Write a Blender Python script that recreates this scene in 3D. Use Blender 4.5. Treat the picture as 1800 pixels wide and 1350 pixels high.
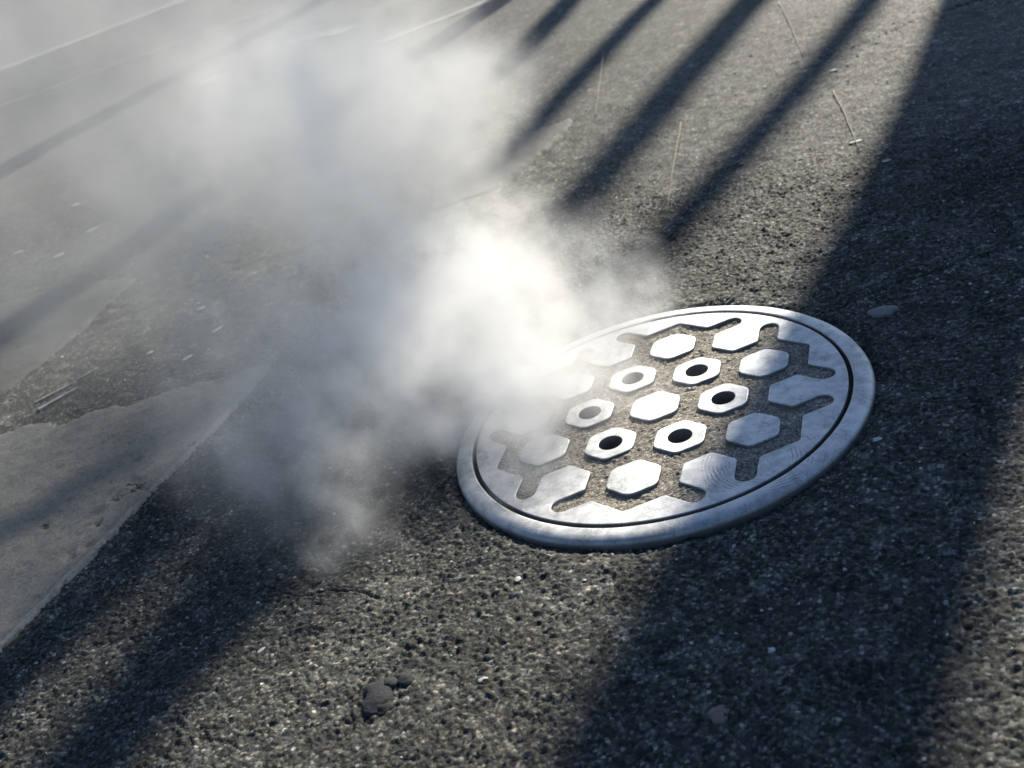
import bpy, bmesh, math, random
import numpy as np
from mathutils import Vector, Matrix
from mathutils.geometry import tessellate_polygon, delaunay_2d_cdt

random.seed(7)
for o in list(bpy.data.objects):
    bpy.data.objects.remove(o)
SC = bpy.context.scene
COL = SC.collection

# ------------------------------------------------------------------ camera
cam_d = bpy.data.cameras.new('camera')
cam = bpy.data.objects.new('camera', cam_d)
COL.objects.link(cam)
right = Vector((0.9177188900, 0.2679906722, -0.2932115934))
down = Vector((-0.1148790591, -0.5275436178, -0.8417247371))
fwd = Vector((-0.3802562829, 0.8061505634, -0.4533502271))
m = Matrix.Identity(4)
for i in range(3):
    m[i][0], m[i][1], m[i][2] = right[i], -down[i], -fwd[i]
    m[i][3] = (0.5177944949, -1.6381505425, 1.0017273939)[i]
cam.matrix_world = m
cam_d.sensor_width = 36.0
cam_d.lens = 38.4
cam_d.clip_start = 0.05
cam_d.clip_end = 2000.0
cam_d.dof.use_dof = True
cam_d.dof.focus_distance = 1.80
cam_d.dof.aperture_fstop = 5.0
SC.camera = cam

# ------------------------------------------------------------------ sky and sun
SUN_AZ, SUN_EL = math.radians(80.0), math.radians(31.0)
world = bpy.data.worlds.new('World')
SC.world = world
world.use_nodes = True
wn = world.node_tree
wn.nodes.clear()
sky = wn.nodes.new('ShaderNodeTexSky')
sky.sky_type = 'NISHITA'
sky.sun_disc = False
sky.sun_elevation = SUN_EL
sky.sun_rotation = math.radians(90.0) - SUN_AZ
sky.air_density = 1.0
sky.dust_density = 0.2
sky.ozone_density = 3.5
bg = wn.nodes.new('ShaderNodeBackground')
bg.inputs['Strength'].default_value = 0.075
wo = wn.nodes.new('ShaderNodeOutputWorld')
wn.links.new(sky.outputs[0], bg.inputs['Color'])
wn.links.new(bg.outputs[0], wo.inputs['Surface'])

sun_d = bpy.data.lights.new('sun', 'SUN')
sun_d.energy = 5.0
sun_d.angle = math.radians(0.6)
sun_d.color = (1.0, 0.925, 0.78)
sun = bpy.data.objects.new('sun', sun_d)
COL.objects.link(sun)
S = Vector((math.cos(SUN_AZ) * math.cos(SUN_EL), math.sin(SUN_AZ) * math.cos(SUN_EL), math.sin(SUN_EL)))
sun.rotation_euler = S.to_track_quat('Z', 'Y').to_euler()
sun.location = S * 30

SC.view_settings.view_transform = 'Standard'
SC.view_settings.look = 'None'
SC.view_settings.gamma = 1.0
SC.view_settings.exposure = 0.70
SC.view_settings.use_curve_mapping = False
cy = SC.cycles
cy.use_denoising = True
cy.max_bounces = 14
cy.transparent_max_bounces = 96
cy.diffuse_bounces = 3
cy.glossy_bounces = 3
cy.volume_bounces = 10
cy.volume_step_rate = 1.5
cy.volume_max_steps = 256
cy.sample_clamp_indirect = 6.0
cy.use_adaptive_sampling = True
cy.adaptive_threshold = 0.015

# ------------------------------------------------------------------ helpers
def link(o, parent=None):
    COL.objects.link(o)
    if parent:
        o.parent = parent
    return o

def mesh_obj(name, verts, faces, mat, parent=None, smooth=False):
    me = bpy.data.meshes.new(name)
    me.from_pydata([tuple(v) for v in verts], [], faces)
    me.update()
    if smooth:
        me.polygons.foreach_set('use_smooth', [True] * len(me.polygons))
    me.materials.append(mat)
    return link(bpy.data.objects.new(name, me), parent)

def empty(name, loc=(0, 0, 0)):
    o = bpy.data.objects.new(name, None)
    o.location = loc
    o.empty_display_size = 0.1
    return link(o)

def tag(o, label=None, cat=None, group=None, kind=None):
    for k, v in (('label', label), ('category', cat), ('group', group), ('kind', kind)):
        if v:
            o[k] = v
    return o

class NT:
    """small wrapper to write node trees briefly"""
    def __init__(s, tree):
        s.t = tree
    def n(s, typ, ins=None, **props):
        nd = s.t.nodes.new(typ)
        for k, v in props.items():
            setattr(nd, k, v)
        for k, v in (ins or {}).items():
            s.set(nd.inputs[k], v)
        return nd
    def set(s, sock, v):
        if isinstance(v, bpy.types.NodeSocket):
            s.t.links.new(v, sock)
        else:
            sock.default_value = v
    def math(s, op, a, b=None, c=None, clamp=False):
        nd = s.t.nodes.new('ShaderNodeMath')
        nd.operation = op
        nd.use_clamp = clamp
        for i, v in enumerate((a, b, c)):
            if v is not None:
                s.set(nd.inputs[i], v)
        return nd.outputs[0]
    def vmath(s, op, a, b=None, out=0):
        nd = s.t.nodes.new('ShaderNodeVectorMath')
        nd.operation = op
        s.set(nd.inputs[0], a)
        if b is not None:
            if op == 'SCALE':
                s.set(nd.inputs[3], b)
            else:
                s.set(nd.inputs[1], b)
        return nd.outputs[out]
    def ramp(s, fac, stops, interp='LINEAR'):
        nd = s.t.nodes.new('ShaderNodeValToRGB')
        cr = nd.color_ramp
        cr.interpolation = interp
        while len(cr.elements) < len(stops):
            cr.elements.new(0.5)
        for e, (p, c) in zip(cr.elements, stops):
            e.position = p
            e.color = (c, c, c, 1) if not isinstance(c, tuple) else (*c, 1)
        s.set(nd.inputs[0], fac)
        return nd.outputs[0]
    def mix(s, fac, a, b, mode='MIX'):
        nd = s.t.nodes.new('ShaderNodeMix')
        nd.data_type = 'RGBA'
        nd.blend_type = mode
        s.set(nd.inputs[0], fac)
        s.set(nd.inputs[6], (*a, 1) if isinstance(a, tuple) else a)
        s.set(nd.inputs[7], (*b, 1) if isinstance(b, tuple) else b)
        return nd.outputs[2]
    def noise(s, vec, scale, detail=3.0, rough=0.55, dist=0.0, out=0):
        nd = s.n('ShaderNodeTexNoise', {'Scale': scale, 'Detail': detail, 'Roughness': rough, 'Distortion': dist})
        s.t.links.new(vec, nd.inputs['Vector'])
        return nd.outputs[out]

def material(name):
    mt = bpy.data.materials.new(name)
    mt.use_nodes = True
    mt.node_tree.nodes.clear()
    k = NT(mt.node_tree)
    out = k.n('ShaderNodeOutputMaterial')
    b = k.n('ShaderNodeBsdfPrincipled')
    mt.node_tree.links.new(b.outputs[0], out.inputs['Surface'])
    pos = k.n('ShaderNodeNewGeometry').outputs['Position']
    return mt, k, b, pos

def bump(k, b, height, strength, dist):
    nd = k.n('ShaderNodeBump', {'Strength': strength, 'Distance': dist, 'Height': height})
    k.t.links.new(nd.outputs[0], b.inputs['Normal'])

# ------------------------------------------------------------------ materials
def mat_asphalt():
    mt, k, b, pos = material('asphalt')
    warp = k.vmath('ADD', pos, k.vmath('SCALE', k.noise(pos, 300.0, 1, out=1), 0.0025))
    vor = k.n('ShaderNodeTexVoronoi', {'Scale': 170.0, 'Vector': warp})
    cell = k.n('ShaderNodeSeparateColor', {'Color': vor.outputs['Color']})
    base = k.ramp(cell.outputs[0], [(0.0, (0.021, 0.022, 0.023)), (0.40, (0.047, 0.048, 0.045)), (0.72, (0.090, 0.090, 0.081)), (0.92, (0.17, 0.166, 0.148)), (0.985, (0.25, 0.24, 0.215)), (0.995, (0.38, 0.33, 0.31))])
    tint = k.ramp(cell.outputs[1], [(0.0, (0.92, 0.98, 1.0)), (0.75, (1.0, 1.0, 0.96)), (1.0, (1.10, 0.98, 0.84))])
    base = k.mix(1.0, base, tint, 'MULTIPLY')
    # a binder film fills the gaps between the stones
    gap = k.ramp(vor.outputs['Distance'], [(0.35, 0.0), (0.75, 1.0)])
    base = k.mix(k.math('MULTIPLY', gap, 0.55), base, (0.028, 0.027, 0.026))
    # rare pale quartz chips
    v2 = k.n('ShaderNodeTexVoronoi', {'Scale': 60.0, 'Vector': warp})
    c2 = k.n('ShaderNodeSeparateColor', {'Color': v2.outputs['Color']})
    chip = k.math('MULTIPLY', k.math('GREATER_THAN', c2.outputs[0], 0.955), k.math('LESS_THAN', v2.outputs['Distance'], 0.20))
    base = k.mix(chip, base, k.mix(c2.outputs[1], (0.30, 0.30, 0.30), (0.48, 0.44, 0.38)))
    v3 = k.n('ShaderNodeTexVoronoi', {'Scale': 38.0, 'Vector': warp})
    c3 = k.n('ShaderNodeSeparateColor', {'Color': v3.outputs['Color']})
    base = k.mix(1.0, base, k.ramp(c3.outputs[0], [(0.0, 0.72), (0.8, 1.1), (1.0, 1.7)]), 'MULTIPLY')
    big = k.ramp(k.noise(pos, 1.7, 4), [(0.3, 0.78), (0.7, 1.22)])
    mid = k.ramp(k.noise(pos, 14.0, 3), [(0.3, 0.82), (0.7, 1.18)])
    base = k.mix(1.0, base, k.mix(1.0, big, mid, 'MULTIPLY'), 'MULTIPLY')
    k.set(b.inputs['Base Color'], base)
    k.set(b.inputs['Roughness'], k.ramp(cell.outputs[2], [(0.0, 0.6), (1.0, 0.9)]))
    b.inputs['Specular IOR Level'].default_value = 0.28
    h = k.math('ADD', k.math('MULTIPLY', k.math('SUBTRACT', 1.0, vor.outputs['Distance']), 0.8), k.math('MULTIPLY', k.noise(pos, 900.0, 2), 0.5))
    h = k.math('ADD', h, k.math('MULTIPLY', k.noise(pos, 70.0, 3), 1.2))
    bump(k, b, h, 0.75, 0.0026)
    return mt

def mat_concrete(name, c0, c1):
    mt, k, b, pos = material(name)
    n1 = k.noise(pos, 5.0, 5, 0.6)
    n2 = k.noise(pos, 130.0, 4, 0.7)
    col = k.mix(k.ramp(n1, [(0.3, 0.0), (0.7, 1.0)]), c0, c1)
    col = k.mix(1.0, col, k.ramp(n2, [(0.25, 0.5), (0.75, 1.5)]), 'MULTIPLY')
    pit = k.ramp(k.noise(pos, 45.0, 3), [(0.34, 0.75), (0.42, 1.0)])
    col = k.mix(1.0, col, pit, 'MULTIPLY')
    k.set(b.inputs['Base Color'], col)
    b.inputs['Roughness'].default_value = 0.8
    bump(k, b, k.math('ADD', n2, k.math('MULTIPLY', pit, 0.6)), 0.35, 0.003)
    return mt

def mat_metal():
    mt, k, b, pos = material('worn_cast_iron')
    n1 = k.noise(pos, 7.0, 5, 0.6)
    n2 = k.noise(pos, 55.0, 4, 0.65)
    n3 = k.noise(pos, 420.0, 2, 0.6)
    # streaky wheel polish
    mp = k.n('ShaderNodeMapping', {'Vector': pos, 'Scale': (18.0, 240.0, 60.0), 'Rotation': (0, 0, 0.35)})
    st = k.noise(mp.outputs[0], 1.0, 3, 0.6)
    vc = k.vmath('SUBTRACT', pos, (0.211, -0.198, 0.0))
    ln = k.vmath('LENGTH', vc, out=1)
    w = k.math('SINE', k.math('MULTIPLY', k.math('ADD', ln, k.math('MULTIPLY', n2, 0.010)), 1000.0))
    msk = k.math('MULTIPLY', k.ramp(ln, [(0.035, 0.0), (0.05, 1.0), (0.075, 1.0), (0.105, 0.0)]), k.ramp(k.noise(pos, 34.0, 2), [(0.40, 0.0), (0.56, 1.0)]))
    sw = k.math('MULTIPLY', k.math('MULTIPLY', w, msk), 1.0)
    wear = k.ramp(k.math('ADD', k.math('MULTIPLY', n1, 0.55), k.math('MULTIPLY', n2, 0.45)), [(0.36, 0.0), (0.56, 1.0)])
    col = k.mix(wear, (0.38, 0.385, 0.40), (0.60, 0.605, 0.62))
    col = k.mix(k.math('MULTIPLY', k.math('GREATER_THAN', k.math('MULTIPLY', w, msk), 0.55), 0.55), col, (0.16, 0.15, 0.15))
    stain = k.ramp(k.math('ADD', k.math('MULTIPLY', k.noise(pos, 24.0, 5, 0.7), 0.6), k.math('MULTIPLY', n3, 0.4)), [(0.50, 0.0), (0.60, 1.0)])
    col = k.mix(k.math('MULTIPLY', stain, 0.65), col, (0.20, 0.23, 0.225))
    # little rust and dirt specks
    sp = k.ramp(k.noise(pos, 150.0, 3, 0.7), [(0.66, 0.0), (0.74, 1.0)])
    col = k.mix(k.math('MULTIPLY', sp, 0.75), col, (0.10, 0.085, 0.075))
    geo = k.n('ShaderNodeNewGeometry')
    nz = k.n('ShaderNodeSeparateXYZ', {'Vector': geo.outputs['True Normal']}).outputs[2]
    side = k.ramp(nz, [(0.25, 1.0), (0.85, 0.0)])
    col = k.mix(k.math('MULTIPLY', side, 0.8), col, (0.07, 0.058, 0.050))  # dark tint on side faces also paints shade along the lip's lower curve
    k.set(b.inputs['Base Color'], col)
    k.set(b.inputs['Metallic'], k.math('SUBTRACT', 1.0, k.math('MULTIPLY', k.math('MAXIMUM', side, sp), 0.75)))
    ro = k.math('ADD', k.math('MULTIPLY', n2, 0.16), k.math('MULTIPLY', st, 0.14))
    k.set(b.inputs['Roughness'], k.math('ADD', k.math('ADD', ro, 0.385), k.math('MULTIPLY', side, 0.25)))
    # grinder swirls round one spot of the rim
    h = k.math('ADD', k.math('ADD', k.math('MULTIPLY', n2, 0.9), k.math('MULTIPLY', n3, 0.35)), k.math('ADD', k.math('MULTIPLY', st, 0.22), k.math('ADD', sw, k.math('MULTIPLY', sp, -0.8))))
    bump(k, b, h, 0.22, 0.0012)
    return mt

def mat_grit():
    mt, k, b, pos = material('packed_grit')
    vor = k.n('ShaderNodeTexVoronoi', {'Scale': 330.0, 'Vector': pos})
    cell = k.n('ShaderNodeSeparateColor', {'Color': vor.outputs['Color']})
    col = k.ramp(cell.outputs[0], [(0.0, (0.10, 0.084, 0.062)), (0.5, (0.225, 0.2, 0.16)), (0.9, (0.355, 0.32, 0.265)), (1.0, (0.60, 0.56, 0.49))])
    col = k.mix(1.0, col, k.ramp(k.noise(pos, 30.0, 4), [(0.3, 0.6), (0.7, 1.25)]), 'MULTIPLY')
    k.set(b.inputs['Base Color'], col)
    b.inputs['Roughness'].default_value = 0.85
    bump(k, b, k.math('SUBTRACT', 1.0, vor.outputs['Distance']), 0.6, 0.0016)
    return mt

def mat_plain(name, c, rough=0.8, var=0.35, scale=60.0, bstr=0.4, bd=0.002, metallic=0.0):
    mt, k, b, pos = material(name)
    n = k.noise(pos, scale, 4, 0.6)
    k.set(b.inputs['Base Color'], k.mix(1.0, c, k.ramp(n, [(0.25, 1 - var), (0.75, 1 + var)]), 'MULTIPLY'))
    b.inputs['Roughness'].default_value = rough
    b.inputs['Metallic'].default_value = metallic
    bump(k, b, n, bstr, bd)
    return mt

M_ASPH = mat_asphalt()
M_CONC = mat_concrete('old_concrete', (0.112, 0.111, 0.103), (0.148, 0.146, 0.136))
M_EDGE = mat_concrete('smooth_concrete', (0.19, 0.189, 0.18), (0.235, 0.233, 0.223))
M_PATCH = mat_concrete('smooth_asphalt', (0.075, 0.073, 0.068), (0.105, 0.102, 0.094))
M_METAL = mat_metal()
M_GRIT = mat_grit()
M_SHAFT = mat_plain('dark_brick_shaft', (0.055, 0.05, 0.045), 0.9, 0.4, 25.0)  # shaft walls in a dark base colour
M_PAINT = mat_plain('worn_white_paint', (0.24, 0.24, 0.23), 0.7, 0.75, 26.0)
M_CHIP = mat_plain('pale_stone', (0.42, 0.415, 0.395), 0.6, 0.25, 120.0)
M_STRAW = mat_plain('dry_straw', (0.17, 0.145, 0.09), 0.6, 0.3, 200.0)
M_LUMP = mat_plain('tar_lump', (0.021, 0.022, 0.026), 0.85, 0.35, 220.0, 0.7, 0.003)
M_GUM1 = mat_plain('pink_gum', (0.17, 0.115, 0.105), 0.65, 0.3, 140.0)
M_GUM2 = mat_plain('grey_gum', (0.105, 0.115, 0.12), 0.6, 0.3, 140.0)
M_KERB = mat_concrete('kerb_stone', (0.24, 0.235, 0.22), (0.30, 0.295, 0.28))
M_WALK = mat_concrete('sidewalk_slab', (0.09, 0.09, 0.088), (0.13, 0.13, 0.127))
M_BARK = mat_plain('bark', (0.075, 0.06, 0.047), 0.9, 0.4, 30.0, 0.8, 0.01)
M_TARSTAIN = mat_plain('dark_tar', (0.055, 0.053, 0.05), 0.7, 0.3, 90.0)

def mat_steam(name, aniso=0.35, alb=0.95):
    mt = bpy.data.materials.new(name)
    mt.use_nodes = True
    mt.node_tree.nodes.clear()
    k = NT(mt.node_tree)
    out = k.n('ShaderNodeOutputMaterial')
    v = k.n('ShaderNodeVolumePrincipled', {'Color': (alb, alb, alb, 1), 'Density': 1.0, 'Anisotropy': aniso})
    mt.node_tree.links.new(v.outputs[0], out.inputs['Volume'])
    return mt

# ------------------------------------------------------------------ numpy noise
def hsh(ix, iy, s):
    with np.errstate(over='ignore'):
        h = (ix.astype(np.int64).astype(np.uint32) * np.uint32(374761393) + iy.astype(np.int64).astype(np.uint32) * np.uint32(668265263) + np.uint32(s * 974711 + 12345))
        h = (h ^ (h >> np.uint32(13))) * np.uint32(1274126177)
        h = (h ^ (h >> np.uint32(16))) * np.uint32(2246822519)
        h = h ^ (h >> np.uint32(15))
    return h.astype(np.float64) / 4294967296.0

def vnoise(x, y, s):
    ix, iy = np.floor(x), np.floor(y)
    fx, fy = x - ix, y - iy
    fx = fx * fx * (3 - 2 * fx)
    fy = fy * fy * (3 - 2 * fy)
    a, b_ = hsh(ix, iy, s), hsh(ix + 1, iy, s)
    c, d = hsh(ix, iy + 1, s), hsh(ix + 1, iy + 1, s)
    return (a * (1 - fx) + b_ * fx) * (1 - fy) + (c * (1 - fx) + d * fx) * fy

def cells(x, y, s):
    """nearest jittered cell: squared distance, its random number"""
    ix, iy = np.floor(x), np.floor(y)
    best = np.full(x.shape, 9.0)
    rnd = np.zeros(x.shape)
    for dx in (-1, 0, 1):
        for dy in (-1, 0, 1):
            cx, cy_ = ix + dx, iy + dy
            px = cx + 0.1 + 0.8 * hsh(cx, cy_, s)
            py = cy_ + 0.1 + 0.8 * hsh(cx, cy_, s + 1)
            d = (x - px) ** 2 + (y - py) ** 2
            u = d < best
            best = np.where(u, d, best)
            rnd = np.where(u, hsh(cx, cy_, s + 2), rnd)
    return best, rnd

def sstep(a, b_, x):
    t = np.clip((x - a) / (b_ - a), 0, 1)
    return t * t * (3 - 2 * t)

def seg_dist(x, y, pts):
    best = np.full(x.shape, 1e9)
    for (x0, y0), (x1, y1) in zip(pts[:-1], pts[1:]):
        dx, dy = x1 - x0, y1 - y0
        t = np.clip(((x - x0) * dx + (y - y0) * dy) / (dx * dx + dy * dy), 0, 1)
        best = np.minimum(best, np.hypot(x - x0 - t * dx, y - y0 - t * dy))
    return best

# ------------------------------------------------------------------ road: one sheet to the horizon, coarse chippings near the cover
RING_R = 0.380
CRACKS = [([(0.098, 2.055), (0.18, 2.05), (0.278, 2.085), (0.36, 2.14), (0.42, 2.188), (0.55, 2.27), (0.67, 2.315), (0.82, 2.36)], 0.006),
          ([(0.30, 0.29), (0.341, 0.32), (0.404, 0.372), (0.47, 0.385), (0.53, 0.415), (0.60, 0.44), (0.657, 0.482), (0.80, 0.55)], 0.0035),
          ([(0.52, 0.72), (0.60, 0.80), (0.72, 0.83), (0.85, 0.90)], 0.003),
          ([(-0.62, -0.43), (-0.53, -0.46), (-0.45, -0.45), (-0.38, -0.47)], 0.0014)]

def axis(lo, hi, step, growth, lo_end, hi_end):
    a = list(np.arange(lo, hi, step))
    s = step
    while a[-1] < hi_end:
        s *= growth
        a.append(a[-1] + s)
    pre, s = [], step
    while (pre[-1] if pre else lo) > lo_end:
        s *= growth
        pre.append((pre[-1] if pre else lo) - s)
    return np.array(pre[::-1] + a)

STEP = 0.0026
ax = axis(-1.05, 0.80, STEP, 1.012, -8.0, 2.2)
ay = axis(-0.88, 0.98, STEP, 1.011, -1.2, 8.0)
ax = np.concatenate([[-600, -150, -50, -25, -14, -10], ax, [3.5, 6, 12, 30, 100, 400]])
ay = np.concatenate([[-400, -100, -25, -8, -3], ay, [10, 14, 25, 60, 200, 700]])
GX, GY = np.meshgrid(ax, ay)
SP = np.maximum(np.gradient(ax)[None, :], np.gradient(ay)[:, None])

def road_height(x, y, sp):
    g = 0.0062
    wx = x + 0.0030 * (vnoise(x / 0.007, y / 0.007, 40) - 0.5)
    wy = y + 0.0030 * (vnoise(x / 0.007, y / 0.007, 41) - 0.5)
    d, r = cells(wx / g, wy / g, 3)
    fade = 1 - sstep(0.40 * g, 1.1 * g, sp)
    h = (0.0046 * r ** 2.2 - 0.001 + 0.0015 * (1 - np.clip(d / 0.50, 0, 1))) * fade
    h = h * (0.45 + 0.8 * vnoise(x / 0.045, y / 0.045, 44))
    d2, r2 = cells(wx / 0.0125, wy / 0.0125, 13)
    f2 = 1 - sstep(0.005, 0.014, sp)
    h += np.where(r2 > 0.72, 0.0024 * (1 - np.clip(d2 / 0.22, 0, 1)), 0.0) * f2
    h += 0.0016 * (vnoise(x / 0.0042, y / 0.0042, 21) - 0.5) * fade
    h += 0.0045 * (vnoise(x / 0.035, y / 0.035, 5) - 0.5) * (1 - sstep(0.01, 0.03, sp))
    h += 0.0060 * (vnoise(x / 0.17, y / 0.17, 6) - 0.5) * (1 - sstep(0.06, 0.15, sp))
    for pts, wd in CRACKS:
        jx = 0.012 * (vnoise(x / 0.03, y / 0.03, 8) - 0.5)
        dd = seg_dist(x + jx, y - jx, pts)
        h -= 0.007 * (1 - sstep(wd * 0.4, wd * 1.3, dd))
    r_ = np.hypot(x, y)
    h -= 0.009 * (1 - sstep(RING_R + 0.002, RING_R + 0.030 + 0.02 * (vnoise(x / 0.05, y / 0.05, 9) - 0.5), r_))
    return h - 0.012

GZ = road_height(GX, GY, SP)
ny, nx = GX.shape
idx = np.arange(nx * ny).reshape(ny, nx)
quads = np.stack([idx[:-1, :-1], idx[:-1, 1:], idx[1:, 1:], idx[1:, :-1]], -1).reshape(-1, 4)
cxs = (GX[:-1, :-1] + GX[1:, 1:]).ravel() / 2
cys = (GY[:-1, :-1] + GY[1:, 1:]).ravel() / 2
quads = quads[np.hypot(cxs, cys) > RING_R - 0.010]

def fast_mesh(name, V, Q, mat, smooth=True):
    used = np.zeros(len(V), bool)
    used[Q.ravel()] = True
    remap = np.cumsum(used) - 1
    V = V[used]
    Q = remap[Q]
    me = bpy.data.meshes.new(name)
    me.vertices.add(len(V))
    me.vertices.foreach_set('co', V.astype(np.float32).ravel())
    nq, w = Q.shape
    me.loops.add(nq * w)
    me.loops.foreach_set('vertex_index', Q.astype(np.int32).ravel())
    me.polygons.add(nq)
    me.polygons.foreach_set('loop_start', (np.arange(nq) * w).astype(np.int32))
    me.polygons.foreach_set('use_smooth', np.full(nq, smooth))
    me.update(calc_edges=True)
    me.materials.append(mat)
    return me

road_me = fast_mesh('road', np.stack([GX.ravel(), GY.ravel(), GZ.ravel()], -1), quads, M_ASPH)
road = link(bpy.data.objects.new('road', road_me))
tag(road, 'coarse dark asphalt road surface around the manhole', None, None, 'structure')

def ground_z(x, y):
    a, b_ = np.array([x], float), np.array([y], float)
    return float(road_height(a, b_, np.array([0.0027]))[0])

# ------------------------------------------------------------------ smoother slabs let into the road
def slab(name, outline, mat, top, step, holes=(), jag=0.0, skirt=0.014, label=None, rough=0.002, seed=0):
    rnd = random.Random(seed)
    pts = []
    n = len(outline)
    for i in range(n):
        (x0, y0, j0), (x1, y1, _) = outline[i], outline[(i + 1) % n]
        L = math.hypot(x1 - x0, y1 - y0)
        kx = max(1, int(L / step))
        for q in range(kx):
            t = q / kx
            a = jag * j0 * (rnd.random() - 0.5) if q else 0
            pts.append(Vector((x0 + (x1 - x0) * t + a * (y1 - y0) / L, y0 + (y1 - y0) * t - a * (x1 - x0) / L)))
    npt = len(pts)
    xs, ys = [p.x for p in pts], [p.y for p in pts]
    inner = []
    X = np.arange(min(xs), max(xs), step)
    Y = np.arange(min(ys), max(ys), step)
    px, py = np.meshgrid(X, Y)
    px, py = px.ravel() + step * 0.3 * (hsh(np.arange(px.size), np.zeros(px.size), 77) - .5), py.ravel()
    ins = np.zeros(px.shape, bool)
    for i in range(npt):
        a, b_ = pts[i], pts[(i + 1) % npt]
        c = ((a.y > py) != (b_.y > py)) & (px < (b_.x - a.x) * (py - a.y) / ((b_.y - a.y) or 1e-12) + a.x)
        ins ^= c
    near = seg_dist(px, py, [(p.x, p.y) for p in pts] + [(pts[0].x, pts[0].y)])
    ins &= near > step * 0.5
    allp = pts + [Vector((a, b_)) for a, b_ in zip(px[ins], py[ins])]
    vo, eo, fo, *_ = delaunay_2d_cdt(allp, [(i, (i + 1) % npt) for i in range(npt)], [], 1, 1e-6)
    vx, vy = np.array([v.x for v in vo]), np.array([v.y for v in vo])
    ed = seg_dist(vx, vy, [(p.x, p.y) for p in pts] + [(pts[0].x, pts[0].y)])
    vz = top + rough * (vnoise(vx / 0.02, vy / 0.02, seed + 50) - 0.5) + rough * 1.5 * (vnoise(vx / 0.09, vy / 0.09, seed + 51) - 0.5)
    vz -= skirt * (1 - sstep(0.0, 0.006, ed))
    for hx, hy, hr in holes:
        ang = np.arctan2(vy - hy, vx - hx)
        rr = hr * (1 + 0.35 * np.sin(ang * 2 + hx * 90) + 0.2 * np.sin(ang * 3 + hy * 70))
        vz -= 0.005 * (1 - sstep(0.5, 1.15, np.hypot(vx - hx, vy - hy) / rr))
    o = mesh_obj(name, list(zip(vx, vy, vz)), [tuple(f) for f in fo if len(f) == 3], mat, None, True)
    tag(o, label, None, None, 'structure')
    return o

STRIP = [(-1.32, -1.25, .2), (-1.118, -0.78, .2), (-1.075, -0.25, .2), (-1.050, 0.10, .2), (-1.041, 0.313, .5), (-1.05, 0.42, 1), (-1.17, 0.385, 1),
         (-1.319, 0.352, 1), (-1.414, 0.300, 1.5), (-1.50, 0.305, 1.5), (-1.554, 0.283, 1.5), (-1.612, 0.237, 1.5), (-1.66, 0.268, 1.2), (-1.713, 0.269, 1), (-1.803, 0.235, 1),
         (-2.10, 0.16, 1), (-2.6, 0.05, 1), (-2.6, -1.25, 1)]
HOLES = [(-1.188, -0.175, .018), (-1.165, -0.119, .013), (-1.150, -0.205, .011), (-1.150, -0.306, .019), (-1.122, -0.283, .013), (-1.16, -0.06, .014),
         (-1.13, -0.09, .010), (-1.30, -0.20, .012), (-1.25, -0.33, .010), (-1.20, 0.02, .010), (-1.115, -0.235, .008)]
slab('concrete_strip', STRIP, M_CONC, -0.0070, 0.009, HOLES, 0.014, 0.012, 'pale old concrete strip with a broken upper edge and small holes', 0.003, 1)
EDGE = [(-1.345, -1.25, .2), (-1.143, -0.78, .3), (-1.100, -0.25, .3), (-1.073, 0.10, .3), (-1.055, 0.38, .3), (-1.043, 0.313, .2), (-1.052, 0.10, .2), (-1.0775, -0.25, .2), (-1.1205, -0.78, .2), (-1.3225, -1.25, .2)]
slab('concrete_edging', EDGE, M_EDGE, -0.0030, 0.008, (), 0.004, 0.010, 'smooth paler edging along the near side of the concrete strip', 0.0012, 2)
slab('smooth_patch', [(-2.75, 1.20, 1), (-2.665, 1.222, 1), (-2.52, 1.255, 1), (-2.383, 1.243, 1), (-2.2, 1.26, 1), (-2.04, 1.23, 1), (-1.995, 0.996, .5), (-1.993, 0.719, .5), (-2.002, 0.463, .5), (-2.9, 0.30, 1)],
     M_PATCH, -0.004, 0.02, (), 0.015, 0.014, 'smoother grey repair patch in the shade at the left side', 0.003, 4)
slab('smooth_patch', [(-1.049, 1.60, .6), (-1.043, 1.796, 1), (-0.94, 1.83, 1), (-0.833, 1.892, 1), (-0.72, 1.93, 1), (-0.627, 2.003, 1), (-0.62, 1.85, .5), (-0.649, 1.677, .5), (-0.741, 1.381, .5), (-0.95, 1.30, .5)],
     M_PATCH, -0.004, 0.014, (), 0.010, 0.014, 'smoother grey repair patch behind the steam, above the cover', 0.003, 5)

def strip_of(name, pts, width, z, mat, label, th=0.003, kind='structure'):
    V, F = [], []
    n = len(pts)
    for i, (x, y) in enumerate(pts):
        a, b_ = Vector(pts[max(0, i - 1)]), Vector(pts[min(n - 1, i + 1)])
        t = (b_ - a).normalized()
        nv = Vector((-t.y, t.x)) * width / 2
        for s, zz in ((-1, z - 0.05), (-1, z), (1, z), (1, z - 0.05)):
            V.append((x + s * nv.x, y + s * nv.y, zz))
    for i in range(n - 1):
        for q in range(3):
            F.append((i * 4 + q, (i + 1) * 4 + q, (i + 1) * 4 + q + 1, i * 4 + q + 1))
    F += [(0, 1, 2, 3), tuple((n - 1) * 4 + q for q in (3, 2, 1, 0))]
    o = mesh_obj(name, V, F, mat)
    return tag(o, label, None, None, kind)
strip_of('lane_line', [(-14.0, 2.4), (-9.2, 5.2), (-7.22, 6.44), (-6.05, 7.10), (-4.74, 7.84), (-2.0, 9.4), (3.0, 12.2)], 0.075, -0.006, M_PAINT, 'long pale painted line on the far side of the road')
strip_of('lane_line', [(-3.60, 5.45), (-3.30, 5.42), (-3.0, 5.28)], 0.20, -0.006, M_PAINT, 'short worn painted bar on the road behind the steam')
strip_of('lane_line', [(-2.45, 4.48), (-2.05, 4.78), (-1.60, 5.2)], 0.09, -0.006, M_PAINT, 'short worn painted streak on the road near the top of the steam')
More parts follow.
